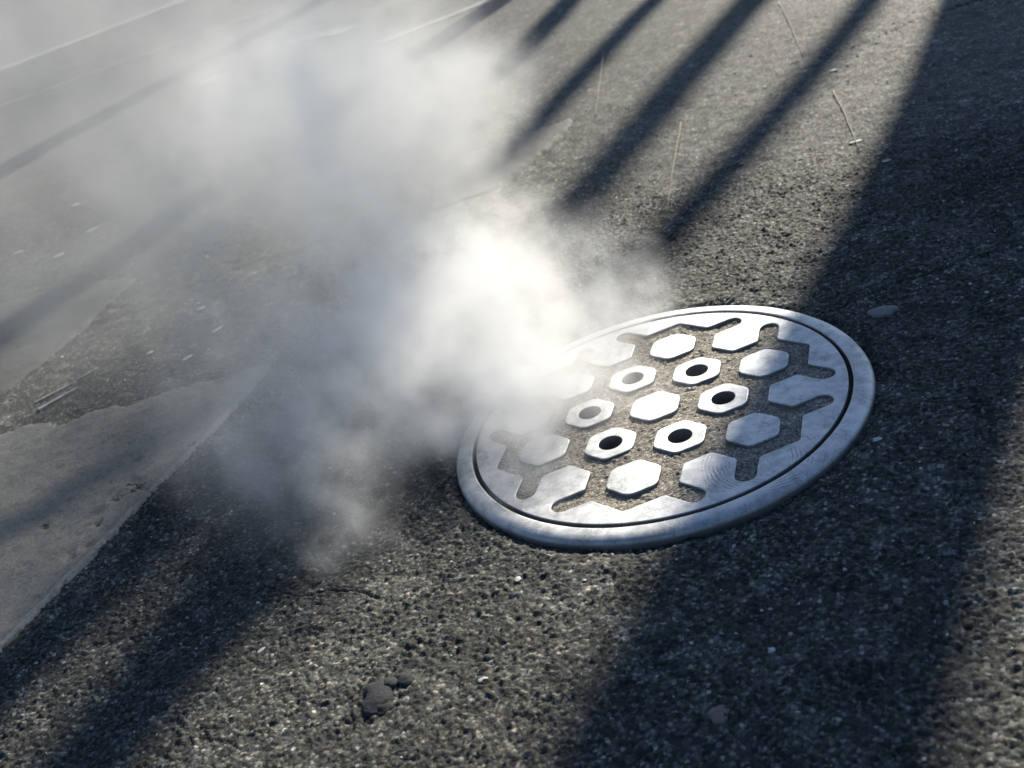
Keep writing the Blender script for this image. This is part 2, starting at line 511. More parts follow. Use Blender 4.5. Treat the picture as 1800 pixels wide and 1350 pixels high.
strip_of('kerb', [(-17.0, 4.4), (-13.0, 7.2), (-9.9, 9.9), (-8.6, 11.4), (-6.0, 14.2), (2.0, 21.0)], 0.42, -0.002, M_KERB, 'pale stone kerb along the far side of the road')
sw = mesh_obj('sidewalk', [(-17.2, 4.66, -.008), (-13.15, 7.4, -.008), (-10.05, 10.05, -.008), (-8.75, 11.55, -.008), (-6.15, 14.35, -.008), (1.9, 21.2, -.008), (-20, 60, -.008), (-90, 60, -.008), (-90, 4.66, -.008)], [tuple(range(9))], M_WALK)
tag(sw, 'grey sidewalk beyond the far kerb', None, None, 'structure')


# ------------------------------------------------------------------ manhole frame: a ring with a rounded lip, and its shaft
def lathe(name, prof, n, mat, parent=None, smooth=True, wob=0.0):
    V, F = [], []
    for i in range(n):
        a = 2 * math.pi * i / n
        for r, z in prof:
            rr = r + wob * (math.sin(a * 7 + 1) + math.sin(a * 13 + r * 50) * 0.6 + math.sin(a * 31) * 0.4)
            V.append((rr * math.cos(a), rr * math.sin(a), z))
    p = len(prof)
    for i in range(n):
        j = (i + 1) % n
        for q in range(p - 1):
            F.append((i * p + q, j * p + q, j * p + q + 1, i * p + q + 1))
    return mesh_obj(name, V, F, mat, parent, smooth)

def arc(cx, cz, r, a0, a1, n):
    return [(cx + r * math.cos(math.radians(a0 + (a1 - a0) * i / n)), cz + r * math.sin(math.radians(a0 + (a1 - a0) * i / n))) for i in range(n + 1)]

frame = empty('manhole_collar')
tag(frame, 'worn steel ring with a rounded lip set in the asphalt round the cover', 'manhole collar')
prof = [(0.379, -0.05), (0.3802, -0.013)] + [(0.3595 + 0.0207 * math.cos(math.radians(a_)), -0.0125 + 0.0125 * math.sin(math.radians(a_))) for a_ in (8, 18, 28, 38, 48, 58, 68, 78, 90)] + [(0.356, 0.0002), (0.3505, 0.0)] + arc(0.3490, -0.0035, 0.0035, 80, 180, 4) + [(0.3452, -0.020), (0.3452, -0.024), (0.325, -0.025), (0.318, -0.030), (0.318, -0.05)]
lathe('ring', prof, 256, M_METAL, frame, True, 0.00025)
lathe('shaft', [(0.318, -0.05), (0.318, -0.90), (0.0, -0.90)], 48, M_SHAFT, frame)
# dirt packed in the seat of the groove
def ringstuff():
    V, F = [], []
    n = 300
    for i in range(n):
        a = 2 * math.pi * i / n
        for r in (0.3375, 0.3395, 0.3415, 0.3435, 0.3455):
            x, y = r * math.cos(a), r * math.sin(a)
            V.append((x, y, -0.0125 + 0.004 * (random.random() - 0.5) + 0.004 * math.sin(a * 3 + 1)))
    for i in range(n):
        j = (i + 1) % n
        for q in range(4):
            F.append((i * 5 + q, j * 5 + q, j * 5 + q + 1, i * 5 + q + 1))
    o = mesh_obj('groove_dirt', V, F, M_LUMP, frame, True)
    o['kind'] = 'stuff'
ringstuff()

# ------------------------------------------------------------------ manhole cover
U = 0.1244035
HEX = 0.415
HALF = 0.577350 * math.cos(math.radians(30)) - HEX * math.cos(math.radians(30))
DEPTH = 0.0062

def fillet(poly, rad, n=4):
    out = []
    N = len(poly)
    for i in range(N):
        p0, p, p1 = Vector(poly[i - 1]), Vector(poly[i]), Vector(poly[(i + 1) % N])
        a, b_ = (p0 - p), (p1 - p)
        la, lb = a.length, b_.length
        a.normalize(); b_.normalize()
        cosang = max(-1, min(1, a.dot(b_)))
        half = math.acos(cosang) / 2
        if half > math.radians(80):
            out.append(p)
            continue
        d = min(rad / math.tan(half), la * 0.45, lb * 0.45)
        r = d * math.tan(half)
        bis = (a + b_).normalized()
        c = p + bis * (r / math.sin(half))
        s, e = p + a * d - c, p + b_ * d - c
        ang0 = math.atan2(s.y, s.x)
        da = (math.atan2(e.y, e.x) - ang0 + math.pi) % (2 * math.pi) - math.pi
        for q in range(n + 1):
            t = ang0 + da * q / n
            out.append(c + Vector((math.cos(t), math.sin(t))) * r)
    return out

def offset(poly, d):
    """shift a counter-clockwise outline outwards by d"""
    out = []
    N = len(poly)
    for i in range(N):
        p0, p, p1 = poly[i - 1], poly[i], poly[(i + 1) % N]
        e0, e1 = (p - p0), (p1 - p)
        if e0.length < 1e-9 or e1.length < 1e-9:
            out.append(p.copy()); continue
        e0.normalize(); e1.normalize()
        n0, n1 = Vector((e0.y, -e0.x)), Vector((e1.y, -e1.x))
        b_ = (n0 + n1)
        if b_.length < 1e-6:
            b_ = n0
        b_.normalize()
        out.append(p + b_ * (d / max(0.35, b_.dot(n0))))
    return out

CHAM = ((0.0024, 0.0), (0.0014, -0.0002), (0.0006, -0.0008), (0.0, -0.0021), (-0.0006, -0.016))   # outline offset, height

def star_outline():
    pts = []
    c30, s30 = math.cos(math.radians(30)), 0.5
    end = Vector((2.0, 0.57735)) + 0.455 * Vector((c30, -s30))
    upper = [(1.6406, 0.2075), (2.0, HEX)]
    tri = [Vector((2.0 + 0.0, HEX))]
    arcp = []
    for q in range(9):
        t = math.radians(-120 + 180 * q / 8)
        arcp.append(end + HALF * Vector((math.cos(t), math.sin(t))))
    x = 2.5 - HEX * c30
    half = [Vector((2 - HEX * c30, HEX / 2)), Vector((2.0, HEX))] + arcp + [Vector((x, 0.866 - HEX / 2))]
    notch = Vector((x, x * math.tan(math.radians(30))))
    def mir(p):       # mirror about the 30 degree ray
        c, s = math.cos(math.radians(60)), math.sin(math.radians(60))
        return Vector((p.x * c + p.y * s, p.x * s - p.y * c))
    sector = half + [notch] + [mir(p) for p in reversed(half)]
    for kk in range(6):
        a = math.radians(60 * kk)
        c, s = math.cos(a), math.sin(a)
        pts += [Vector((p.x * c - p.y * s, p.x * s + p.y * c)) * U for p in sector]
    return pts

cover = empty('manhole_cover')
tag(cover, 'round metal manhole cover with raised hexagon studs and six vent holes', 'manhole cover')

def cover_plate():
    star = fillet(star_outline(), 0.085 * U, 4)
    rj = random.Random(3)
    star = [p + Vector((rj.uniform(-1, 1), rj.uniform(-1, 1))) * 0.00022 for p in star]
    N = len(star)
    V, F = [], []
    for off, z in CHAM:
        loop = offset(star, off)
        V += [(p.x, p.y, z) for p in loop]
    for l in range(len(CHAM) - 1):
        for i in range(N):
            j = (i + 1) % N
            F.append((l * N + i, l * N + j, (l + 1) * N + j, (l + 1) * N + i))
    M_ = 256
    base = len(V)
    oprof = [(0.3368, 0.0), (0.3378, -0.0004), (0.3384, -0.0014), (0.3387, -0.018)]
    for r, z in oprof:
        V += [(r * math.cos(2 * math.pi * i / M_), r * math.sin(2 * math.pi * i / M_), z) for i in range(M_)]
    for l in range(3):
        for i in range(M_):
            j = (i + 1) % M_
            F.append((base + l * M_ + j, base + l * M_ + i, base + (l + 1) * M_ + i, base + (l + 1) * M_ + j))
    allp = [Vector(V[base + i][:2]) for i in range(M_)] + [Vector(V[i][:2]) for i in range(N)]
    ids = list(range(base, base + M_)) + list(range(N))
    edges = [(i, (i + 1) % M_) for i in range(M_)] + [(M_ + i, M_ + (i + 1) % N) for i in range(N)]
    vo, eo, fo, ov, *_ = delaunay_2d_cdt(allp, edges, [], 0, 1e-7)
    first = {}
    mp = []
    for q, src in enumerate(ov):
        mp.append(ids[src[0]] if src else None)
    for f in fo:
        c = sum((vo[q] for q in f), Vector((0, 0))) / 3
        # keep the rim only: outside the star outline
        inside = False
        P = [Vector(V[i][:2]) for i in range(N)]
        for i in range(N):
            a, b_ = P[i], P[(i + 1) % N]
            if (a.y > c.y) != (b_.y > c.y) and c.x < (b_.x - a.x) * (c.y - a.y) / (b_.y - a.y) + a.x:
                inside = not inside
        if inside or c.length > 0.3369:
            continue
        ids3 = [mp[q] for q in f]
        if None in ids3:
            continue
        F.append(tuple(ids3))
    bm = bmesh.new()
    vs = [bm.verts.new(v) for v in V]
    for f in F:
        try:
            bm.faces.new([vs[q] for q in f])
        except ValueError:
            pass
    bmesh.ops.recalc_face_normals(bm, faces=bm.faces)
    me = bpy.data.meshes.new('cover_rim')
    bm.to_mesh(me)
    bm.free()
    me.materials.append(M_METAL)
    return link(bpy.data.objects.new('cover_rim', me), cover)
cover_plate()

def hex_outline(rad, jit, rj):
    p = [Vector((math.cos(math.radians(30 + 60 * i)), math.sin(math.radians(30 + 60 * i)))) * rad for i in range(6)]
    out = fillet(p, 0.16 * U, 6)
    fine = []
    for q, q1 in zip(out, out[1:] + out[:1]):
        c = max(1, int((q1 - q).length / 0.006))
        fine += [q + (q1 - q) * (e / c) for e in range(c)]
    return [q + Vector((rj.uniform(-1, 1), rj.uniform(-1, 1))) * jit for q in fine]

def stud_mesh(name, vent, seed):
    rj = random.Random(seed)
    ol = hex_outline(HEX * U, 0.0003, rj)
    N = len(ol)
    V, F = [], []
    prof = [(-o_, z) for o_, z in CHAM]
    bulge = 0.0006
    for off, z in prof:
        loop = offset(ol, off)
        V += [(p.x, p.y, z) for p in loop]
    for l in range(len(prof) - 1):
        for i in range(N):
            j = (i + 1) % N
            F.append((l * N + j, l * N + i, (l + 1) * N + i, (l + 1) * N + j))
    if vent:
        R = 0.172 * U
        def rad(i, f):
            p = Vector(V[i][:2])
            a = math.atan2(p.y, p.x)
            return f * Vector((math.cos(a), math.sin(a)))
        base = len(V)
        rings = [(R + 0.0012, 0.0), (R + 0.0004, -0.0003), (R, -0.0012), (R * 0.97, -0.030), (R * 1.0, -0.034)]
        for r, z in rings:
            V += [(*rad(i, r), z) for i in range(N)]
        for i in range(N):
            j = (i + 1) % N
            F.append((i, j, base + j, base + i))
            for l in range(len(rings) - 1):
                F.append((base + l * N + i, base + l * N + j, base + (l + 1) * N + j, base + (l + 1) * N + i))
    else:
        V.append((0, 0, bulge))
        c = len(V) - 1
        mid = len(V)
        V += [(V[i][0] * 0.6, V[i][1] * 0.6, bulge * 0.8) for i in range(N)]
        for i in range(N):
            j = (i + 1) % N
            F.append((i, j, mid + j, mid + i))
            F.append((mid + i, mid + j, c))
    bm = bmesh.new()
    vs = [bm.verts.new(v) for v in V]
    for f in F:
        bm.faces.new([vs[q] for q in f])
    bmesh.ops.recalc_face_normals(bm, faces=bm.faces)
    me = bpy.data.meshes.new(name)
    bm.to_mesh(me)
    bm.free()
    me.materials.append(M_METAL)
    return me

plain = [stud_mesh('stud', False, 11 + i) for i in range(3)]
vented = [stud_mesh('vent_stud', True, 31 + i) for i in range(3)]
VENTS = []
for kk in range(6):
    a = math.radians(60 * kk)
    o = link(bpy.data.objects.new('vent_stud', vented[kk % 3]), cover)
    o.location = (U * math.cos(a), U * math.sin(a), 0)
    o.rotation_euler = (0, 0, math.radians(60 * kk))
    VENTS.append((o.location.x, o.location.y))
    a = math.radians(30 + 60 * kk)
    o = link(bpy.data.objects.new('stud', plain[kk % 3]), cover)
    o.location = (U * math.sqrt(3) * math.cos(a), U * math.sqrt(3) * math.sin(a), 0)
    o.rotation_euler = (0, 0, math.radians(60 * ((kk * 5) % 6)))
o = link(bpy.data.objects.new('stud', plain[1]), cover)

def grit_fill():
    st = 0.0022
    a = np.arange(-0.325, 0.325, st)
    x, y = np.meshgrid(a, a)
    d, r = cells(x / 0.0048, y / 0.0048, 60)
    d2, r2 = cells(x / 0.011, y / 0.011, 64)
    z = -DEPTH + 0.0019 * (r - 0.5) + 0.0010 * (1 - np.clip(d / 0.4, 0, 1)) + 0.0035 * (vnoise(x / 0.03, y / 0.03, 62) - 0.5) + 0.0030 * (vnoise(x / 0.09, y / 0.09, 63) - 0.5)
    z += np.where(r2 > 0.86, 0.0030 * (1 - np.clip(d2 / 0.16, 0, 1)), 0)
    n = len(a)
    idx = np.arange(n * n).reshape(n, n)
    q = np.stack([idx[:-1, :-1], idx[:-1, 1:], idx[1:, 1:], idx[1:, :-1]], -1).reshape(-1, 4)
    cx, cy_ = ((x[:-1, :-1] + x[1:, 1:]) / 2).ravel(), ((y[:-1, :-1] + y[1:, 1:]) / 2).ravel()
    keep = np.hypot(cx, cy_) < 0.322
    for vx, vy in VENTS:
        keep &= np.hypot(cx - vx, cy_ - vy) > 0.030
    me = fast_mesh('grit_fill', np.stack([x.ravel(), y.ravel(), z.ravel()], -1), q[keep], M_GRIT)
    o = link(bpy.data.objects.new('grit_fill', me), cover)
    o['kind'] = 'stuff'
grit_fill()

# ------------------------------------------------------------------ unseen bare trees ahead, trunks and limbs shaped to throw the long shadows
UV = (Vector((-math.sin(SUN_AZ), math.cos(SUN_AZ), 0)), Vector((math.cos(SUN_AZ), math.sin(SUN_AZ), 0)))
def tube(name, pts, rads, mat, parent, n=10, seed=0):
    rj = random.Random(seed)
    V, F = [], []
    for i, (p, r) in enumerate(zip(pts, rads)):
        t = (pts[min(i + 1, len(pts) - 1)] - pts[max(i - 1, 0)]).normalized()
        a = t.cross(Vector((0.13, 0.99, 0.05))).normalized()
        b_ = t.cross(a)
        for q in range(n):
            th = 2 * math.pi * q / n
            V.append(p + (a * math.cos(th) + b_ * math.sin(th)) * r * rj.uniform(0.93, 1.07))
    for i in range(len(pts) - 1):
        for q in range(n):
            F.append((i * n + q, i * n + (q + 1) % n, (i + 1) * n + (q + 1) % n, (i + 1) * n + q))
    F += [tuple(reversed(range(n))), tuple(range((len(pts) - 1) * n, len(pts) * n))]
    return mesh_obj(name, V, F, mat, parent, True)

def bare_tree(profile, v, w, label, height, limbs=(), seed=0):
    """profile: (height, sideways place) pairs of the trunk axis"""
    sh = (v - 7.0) * math.tan(SUN_EL)
    kh = math.tan(SUN_EL) / 0.4245
    tall = height > 4
    height = height * kh + sh
    profile = [profile[0]] + [(h * kh + sh, u) for h, u in profile[1:]]
    top = 3.4 * kh + sh
    u0 = profile[0][1]
    base = UV[0] * u0 + UV[1] * v
    t = empty('bare_tree', base)
    tag(t, label, 'tree', 'bare trees ahead of the manhole')
    hs = [p[0] for p in profile]
    us = [p[1] for p in profile]
    def at(h):
        return UV[0] * (float(np.interp(h, hs, us)) - u0) + Vector((0, 0, h))
    H = np.linspace(-0.05, height, 22)
    rad = [w / 2 * (1.0 + 0.25 * max(0, 0.5 - h)) * (1 - 0.10 * h / height if h < top else 0.9 - 0.6 * (h - top) / max(0.1, height - top)) for h in H]
    tube('trunk', [at(h) for h in H], rad, M_BARK, t, 12, seed)
    rj = random.Random(seed)
    for q in range(7 if tall else 0):
        h = rj.uniform(top + 1.1 * kh, max(top + 1.2 * kh, height - 0.3))
        a = rj.uniform(0, 6.28)
        L = rj.uniform(0.7, 1.6)
        p0 = at(h)
        d = Vector((math.cos(a), math.sin(a), 0.9))
        pts = [p0, p0 + d * L * 0.4 + Vector((0, 0, .05)), p0 + d * L * 0.8 + Vector((0, 0, 0.25)), p0 + d * L + Vector((0, 0, 0.5))]
        tube('limb', pts, [w * 0.22, w * 0.16, w * 0.09, 0.006], M_BARK, t, 7, seed + q)
    for pts, r0 in limbs:
        tube('limb', [UV[0] * (u - u0) + Vector((0, 0, h * kh + sh)) for h, u in pts], np.linspace(r0, r0 * 0.6, len(pts)), M_BARK, t, 8, seed)

bare_tree([(0, -.43), (1.9, -.42), (2.4, -.43), (2.75, -.40), (3.1, -.365), (6, -.2)], 9.0, 0.54, 'thick bare tree trunk whose wide shadow crosses the right side of the cover', 6.5, (), 1)
bare_tree([(0, -.02), (1.74, .10), (2.2, .15), (2.6, .24), (2.9, .27)], 12.0, 0.17, 'unseen slim leaning sapling, cut short to shape the second shadow from the right', 2.84, (), 2)  # the saplings are cut short to keep their shade off the steam
bare_tree([(0, .62), (1.55, .66), (2.1, .65), (2.56, .60), (2.7, .59)], 12.2, 0.22, 'unseen sapling cut short so its shadow ends behind the white steam', 2.68, (), 3)
bare_tree([(0, 1.35), (1.6, 1.25), (2.2, 1.11), (2.4, 1.07)], 11.8, 0.165, 'unseen slim sapling leaning right, cut short to limit its shadow, second from the left of the saplings', 2.38, (), 4)
bare_tree([(0, 2.25), (1.1, 1.98), (1.66, 1.75), (1.9, 1.68)], 12.3, 0.21, 'unseen leaning sapling, cut short to shape the shadow at the top middle', 1.85, (), 5)
bare_tree([(0, 2.62), (2.3, 2.58), (2.7, 2.52), (5, 2.5)], 9.4, 0.26, 'bare tree, shadow at the left side, with crooked limbs added to cast the lower left stripes', 6.0,
          [([(3.60, 2.5), (3.42, 2.0), (3.25, 1.55), (3.16, 1.37), (3.04, 1.22), (2.93, 1.10), (2.84, 1.0), (2.78, .96)], 0.045), ([(3.20, 1.45), (3.12, 1.12), (3.10, .93)], 0.013), ([(3.05, .94), (3.2, .92), (3.5, .91), (3.9, .90)], 0.12), ([(3.32, 1.75), (3.2, .90), (3.14, .60)], 0.014), ([(3.08, .595), (3.3, .585), (3.9, .57)], 0.135)], 6)  # limbs added and shaped to lay shadow stripes on the lower left ground
bare_tree([(0, 5.5), (1.5, 5.38), (2.0, 5.22), (5, 5.0)], 10.2, 0.42, 'broad bare tree farthest to the left', 6.5, (), 7)

# ------------------------------------------------------------------ grit and stone chips lying about
def rock_mesh(name, seed, mat, sub=1, flat=0.6, rough=0.28):
    bm = bmesh.new()
    bmesh.ops.create_icosphere(bm, subdivisions=sub, radius=1.0)
    rj = random.Random(seed)
    sx = rj.uniform(0.75, 1.25)
    for v in bm.verts:
        k_ = 1 + rj.uniform(-rough, rough)
        v.co = Vector((v.co.x * k_ * sx, v.co.y * k_ / sx, v.co.z * k_ * flat))
    me = bpy.data.meshes.new(name)
    bm.to_mesh(me)
    bm.free()
    me.materials.append(mat)
    return me

def loose_grit():
    rj = random.Random(21)
    protos = [rock_mesh('grit', 100 + i, M_CHIP, 1) for i in range(4)]
    geo = []
    for p in protos:
        geo.append((np.array([v.co[:] for v in p.vertices]), np.array([f.vertices[:] for f in p.polygons])))
        bpy.data.meshes.remove(p)
    n = 0
    V, F = [], []
    off = 0
    while n < 620:
        x, y = rj.uniform(-2.2, 1.0), rj.uniform(-0.85, 2.4)
        if math.hypot(x, y) < 0.39 or (x < -1.05 and y < 0.4):
            continue
        d = math.hypot(x - 0.52, y + 1.64)
        s = (0.0012 + 0.0020 * rj.random() ** 2.5) * (0.8 + 0.25 * d)
        v, f = geo[n % 4]
        a = rj.uniform(0, 6.28)
        R = np.array([[math.cos(a), -math.sin(a), 0], [math.sin(a), math.cos(a), 0], [0, 0, 1]])
        V.append((v * s) @ R.T + np.array([x, y, ground_z(x, y) + s * 0.25]))
        F.append(f + off)
        off += len(v)
        n += 1
    me = fast_mesh('loose_grit', np.concatenate(V), np.concatenate(F), M_CHIP, False)
    o = link(bpy.data.objects.new('loose_grit', me))
    tag(o, 'tiny pale grit strewn over the asphalt', None, None, 'stuff')
loose_grit()

chip_src = [rock_mesh('stone_chip', 60 + i, M_CHIP, 2, 0.45, 0.16) for i in range(3)]
def chip(x, y, sx, sy, rz, label, k_=0):
    o = link(bpy.data.objects.new('stone_chip', chip_src[k_ % 3]))
    o.location = (x, y, ground_z(x, y) + 0.0015)
    o.rotation_euler = (0, 0, rz)
    o.scale = (sx, sy, min(sx, sy) * 0.7)
    tag(o, label, 'stone chip', 'pale stone chips on the road')
chip(-3.184, 2.357, .030, .016, .9, 'pale chip farthest left in the upper row, above the long sliver')
chip(-2.752, 1.910, .036, .013, 1.1, 'long pale sliver below the topmost chip at the far left')
chip(-2.739, 1.657, .024, .015, .9, 'pale chip right beside the edge of the shaded patch at the left', 1)
chip(-3.085, 1.813, .020, .012, .6, 'dull pale chip nearest the left edge of the picture', 2)
chip(-1.534, 0.844, .016, .009, 1.0, 'bright chip in the thin steam, topmost of four left of the cloud')
chip(-1.368, 0.664, .020, .007, 1.2, 'narrow sliver of pale stone just right of the bright chip in the steam', 1)
chip(-1.388, 0.528, .013, .009, 1.0, 'lowest pale chip of the four in the thin steam', 2)
chip(-1.554, 0.591, .012, .008, .8, 'small pale chip left of the lowest one in the thin steam')
chip(-3.895, 4.780, .070, .042, .8, 'large pale chip far up the road at the top left, seen through steam', 1)
chip(0.254, 1.872, .010, .008, .3, 'small bright chip at the upper end of a dry stem, in the slim shadow', 2)
chip(0.406, 1.030, .013, .006, .2, 'flat white chip at the edge of the wide shadow above the cover')
chip(0.330, 1.20, .018, .006, .25, 'long white splinter beside the dry stem above the cover', 1)
chip(0.381, -0.164, .008, .006, .3, 'white triangular chip in the shade just right of the ring', 2)
chip(-0.541, -0.584, .009, .004, 1.1, 'white splinter on the asphalt between the concrete strip and the tar lump')
chip(0.252, -0.607, .006, .005, .4, 'small pinkish chip in the shade below the cover', 1)
chip(-0.136, -0.654, .006, .005, .4, 'pale chip right of the tar lump in the foreground', 2)
chip(-0.143, -0.447, .006, .006, .4, 'small buff chip just below the sunny near side of the ring')

# lump of tar and stone in the foreground
def tar_lump():
    V, F = [], []
    off = 0
    for (x, y, z, s, sd) in ((0, 0, 0, (.026, .030, .010), 1), (.008, -.020, -.002, (.018, .018, .008), 2), (.012, .022, .0, (.014, .012, .008), 3), (.036, .026, -.001, (.014, .011, .009), 4), (-.010, .014, -.001, (.015, .018, .010), 5)):
        p = rock_mesh('lump', sd, M_LUMP, 3, 1.0, 0.06)
        v = np.array([q.co[:] for q in p.vertices]) * np.array(s)
        nn = vnoise(v[:, 0] / 0.010 + sd * 9, v[:, 1] / 0.009 + v[:, 2] / 0.005, 5)
        v = v * (0.82 + 0.35 * nn)[:, None] + np.array([x, y, z])
        f = np.array([q.vertices[:] for q in p.polygons])
        V.append(v)
        F.append(f + off)
        off += len(v)
        bpy.data.meshes.remove(p)
    me = fast_mesh('tar_lump', np.concatenate(V), np.concatenate(F), M_LUMP)
    o = link(bpy.data.objects.new('tar_lump', me))
    o.location = (-0.290, -0.682, ground_z(-0.29, -0.682) + 0.001)
    o.rotation_euler = (0, 0, 0.15)
    tag(o, 'dark lump of tar lying alone on the sunlit asphalt in the foreground', 'tar lump')
tar_lump()

def blot(name, x, y, rx, ry, mat, label, cat, seed, th=0.0025):
    rj = random.Random(seed)
    n = 26
    ph = [rj.uniform(0, 6.28) for _ in range(4)]
    V = [(0, 0, th)]
    for f_, z in ((0.55, th), (0.9, th * 0.85), (1.0, 0.0), (1.0, -0.006)):
        for i in range(n):
            a = 2 * math.pi * i / n
            w = 1 + 0.10 * math.sin(2 * a + ph[0]) + 0.10 * math.sin(3 * a + ph[1]) + 0.06 * math.sin(5 * a + ph[2]) + 0.05 * rj.uniform(-1, 1)
            V.append((rx * w * f_ * math.cos(a), ry * w * f_ * math.sin(a), z))
    F = [(0, 1 + i, 1 + (i + 1) % n) for i in range(n)]
    for l in range(3):
        F += [(1 + l * n + i, 1 + (l + 1) * n + i, 1 + (l + 1) * n + (i + 1) % n, 1 + l * n + (i + 1) % n) for i in range(n)]
    o = mesh_obj(name, V, F, mat, None, True)
    o.location = (x, y, -0.0095)
    tag(o, label, cat)
blot('chewing_gum', 0.199, -0.714, .0125, .0155, M_GUM1, 'pinkish flattened gum blot in the dark shade at the bottom', 'chewing gum', 1)
blot('chewing_gum', 0.393, 0.258, .027, .020, M_GUM2, 'grey flattened gum blot in the shade right above the ring', 'chewing gum', 2)

def paint_dash(p0, p1, w0, w1, label, seed):
    rj = random.Random(seed)
    a, b_ = Vector(p0), Vector(p1)
    t = (b_ - a)
    nv = Vector((-t.y, t.x)).normalized()
    n = 14
    V, F = [], []
    for i in range(n + 1):
        f_ = i / n
        c = a + t * f_
        w = (w0 + (w1 - w0) * f_) / 2
        l_, r_ = w * rj.uniform(0.6, 1.1), w * rj.uniform(0.6, 1.1)
        for q, z in ((l_, -0.02), (l_, -0.0075), (-r_, -0.0075), (-r_, -0.02)):
            V.append((c.x + nv.x * q, c.y + nv.y * q, z))
    for i in range(n):
        for q in range(3):
            F.append((i * 4 + q, i * 4 + q + 1, (i + 1) * 4 + q + 1, (i + 1) * 4 + q))
    F += [(0, 1, 2, 3), tuple(n * 4 + q for q in (3, 2, 1, 0))]
    o = mesh_obj('paint_mark', V, F, M_PAINT)
    tag(o, label, 'paint mark', 'white paint marks at the left edge')
paint_dash((-1.812, 0.388), (-1.745, 0.470), .012, .006, 'upper left of the two long white paint scrapes above the concrete strip', 1)
paint_dash((-1.765, 0.345), (-1.702, 0.440), .016, .008, 'lower right of the two long white paint scrapes above the concrete strip', 2)
paint_dash((-1.742, 0.492), (-1.715, 0.532), .006, .004, 'short thin white paint scrape beyond the two long ones', 3)

def stem(pts, r, label, seed):
    rj = random.Random(seed)
    P = []
    for (x0, y0), (x1, y1) in zip(pts[:-1], pts[1:]):
        for q in range(6):
            t = q / 6
            x, y = x0 + (x1 - x0) * t, y0 + (y1 - y0) * t
            P.append(Vector((x + rj.uniform(-1, 1) * .0012, y + rj.uniform(-1, 1) * .0012, -0.0065 + rj.uniform(-.001, .002))))
    P.append(Vector((*pts[-1], -0.005)))
    o = tube('dry_stem', P, [r * (1 - 0.45 * i / len(P)) for i in range(len(P))], M_STRAW, None, 6, seed)
    tag(o, label, 'dry stem', 'dry stems on the road')
stem([(0.009, 2.987), (0.085, 2.55), (0.155, 2.088)], 0.0017, 'straight dry stem crossing the sunlit road at the top', 1)
stem([(0.262, 1.66), (0.305, 1.40), (0.342, 1.125)], 0.0017, 'dry stem with a splinter beside it, above the right of the cover', 2)
stem([(-0.699, 2.839), (-0.62, 2.40), (-0.534, 1.914)], 0.0019, 'faint dry stem near the edge of the upper steam', 3)
stem([(-0.197, 1.676), (-0.165, 1.30), (-0.124, 0.906)], 0.0015, 'dry stem in the sunlit band behind the white steam', 4)

# ------------------------------------------------------------------ steam
def steam_volume(name, blobs, lo, hi, res, dens, warp_s, warp_a, n_scale, n_amp, aniso, alb, label):
    mt = mat_steam(name + '_vapour', aniso, alb)
    ng = bpy.data.node_groups.new(name + '_field', 'GeometryNodeTree')
    ng.interface.new_socket('Geometry', in_out='INPUT', socket_type='NodeSocketGeometry')
    ng.interface.new_socket('Geometry', in_out='OUTPUT', socket_type='NodeSocketGeometry')
    k = NT(ng)
    gout = k.n('NodeGroupOutput')
    pos = k.n('GeometryNodeInputPosition').outputs[0]
    wv = k.noise(pos, warp_s, 3, 0.55, out=1)
    wv = k.vmath('SCALE', k.vmath('SUBTRACT', wv, (0.5, 0.5, 0.5)), warp_a)
    p = k.vmath('ADD', pos, wv)
    tot = None
    for (x, y, z, r, sz, w) in blobs:
        d = k.vmath('SUBTRACT', p, (x, y, z))
        d = k.vmath('MULTIPLY', d, (1 / r, 1 / r, 1 / (r * sz)))
        l2 = k.vmath('DOT_PRODUCT', d, d, out=1)
        f = k.math('SUBTRACT', 1.0, l2, clamp=True)
        f = k.math('MULTIPLY', k.math('MULTIPLY', f, f), w)
        tot = f if tot is None else k.math('ADD', tot, f)
    n = k.noise(pos, n_scale, 5, 0.60, 0.3)
    n = k.math('MULTIPLY', k.math('SUBTRACT', n, 0.5), n_amp)
    gate = k.math('MULTIPLY', tot, 3.0, clamp=True)
    gate = k.math('SQRT', gate)
    dn = k.math('ADD', tot, k.math('MULTIPLY', k.math('MULTIPLY', n, gate), k.math('ADD', 0.25, tot)))
    n2 = k.noise(p, n_scale * 2.2, 4, 0.6, 0.2)
    n2 = k.math('SUBTRACT', 0.30, k.math('MULTIPLY', k.math('ABSOLUTE', k.math('SUBTRACT', n2, 0.5)), 4.0))
    dn = k.math('ADD', dn, k.math('MULTIPLY', k.math('MULTIPLY', n2, gate), k.math('ADD', 0.28, k.math('MULTIPLY', tot, 0.85))))
    dn = k.math('MULTIPLY', k.math('MAXIMUM', dn, 0.0), dens)
    # no vapour below the road
    vc = k.n('GeometryNodeVolumeCube', {'Density': dn, 'Background': 0.0, 'Min': lo, 'Max': hi, 'Resolution X': res[0], 'Resolution Y': res[1], 'Resolution Z': res[2]})
    sm = k.n('GeometryNodeSetMaterial', {'Material': mt})
    ng.links.new(vc.outputs[0], sm.inputs[0])
    ng.links.new(sm.outputs[0], gout.inputs[0])
    me = bpy.data.meshes.new(name)
    me.from_pydata([(0, 0, 0.1), (0.001, 0, 0.1), (0, 0.001, 0.1)], [], [(0, 1, 2)])
    me.materials.append(mt)
    o = link(bpy.data.objects.new(name, me))
    md = o.modifiers.new('field', 'NODES')
    md.node_group = ng
    return tag(o, label, None, None, 'stuff')

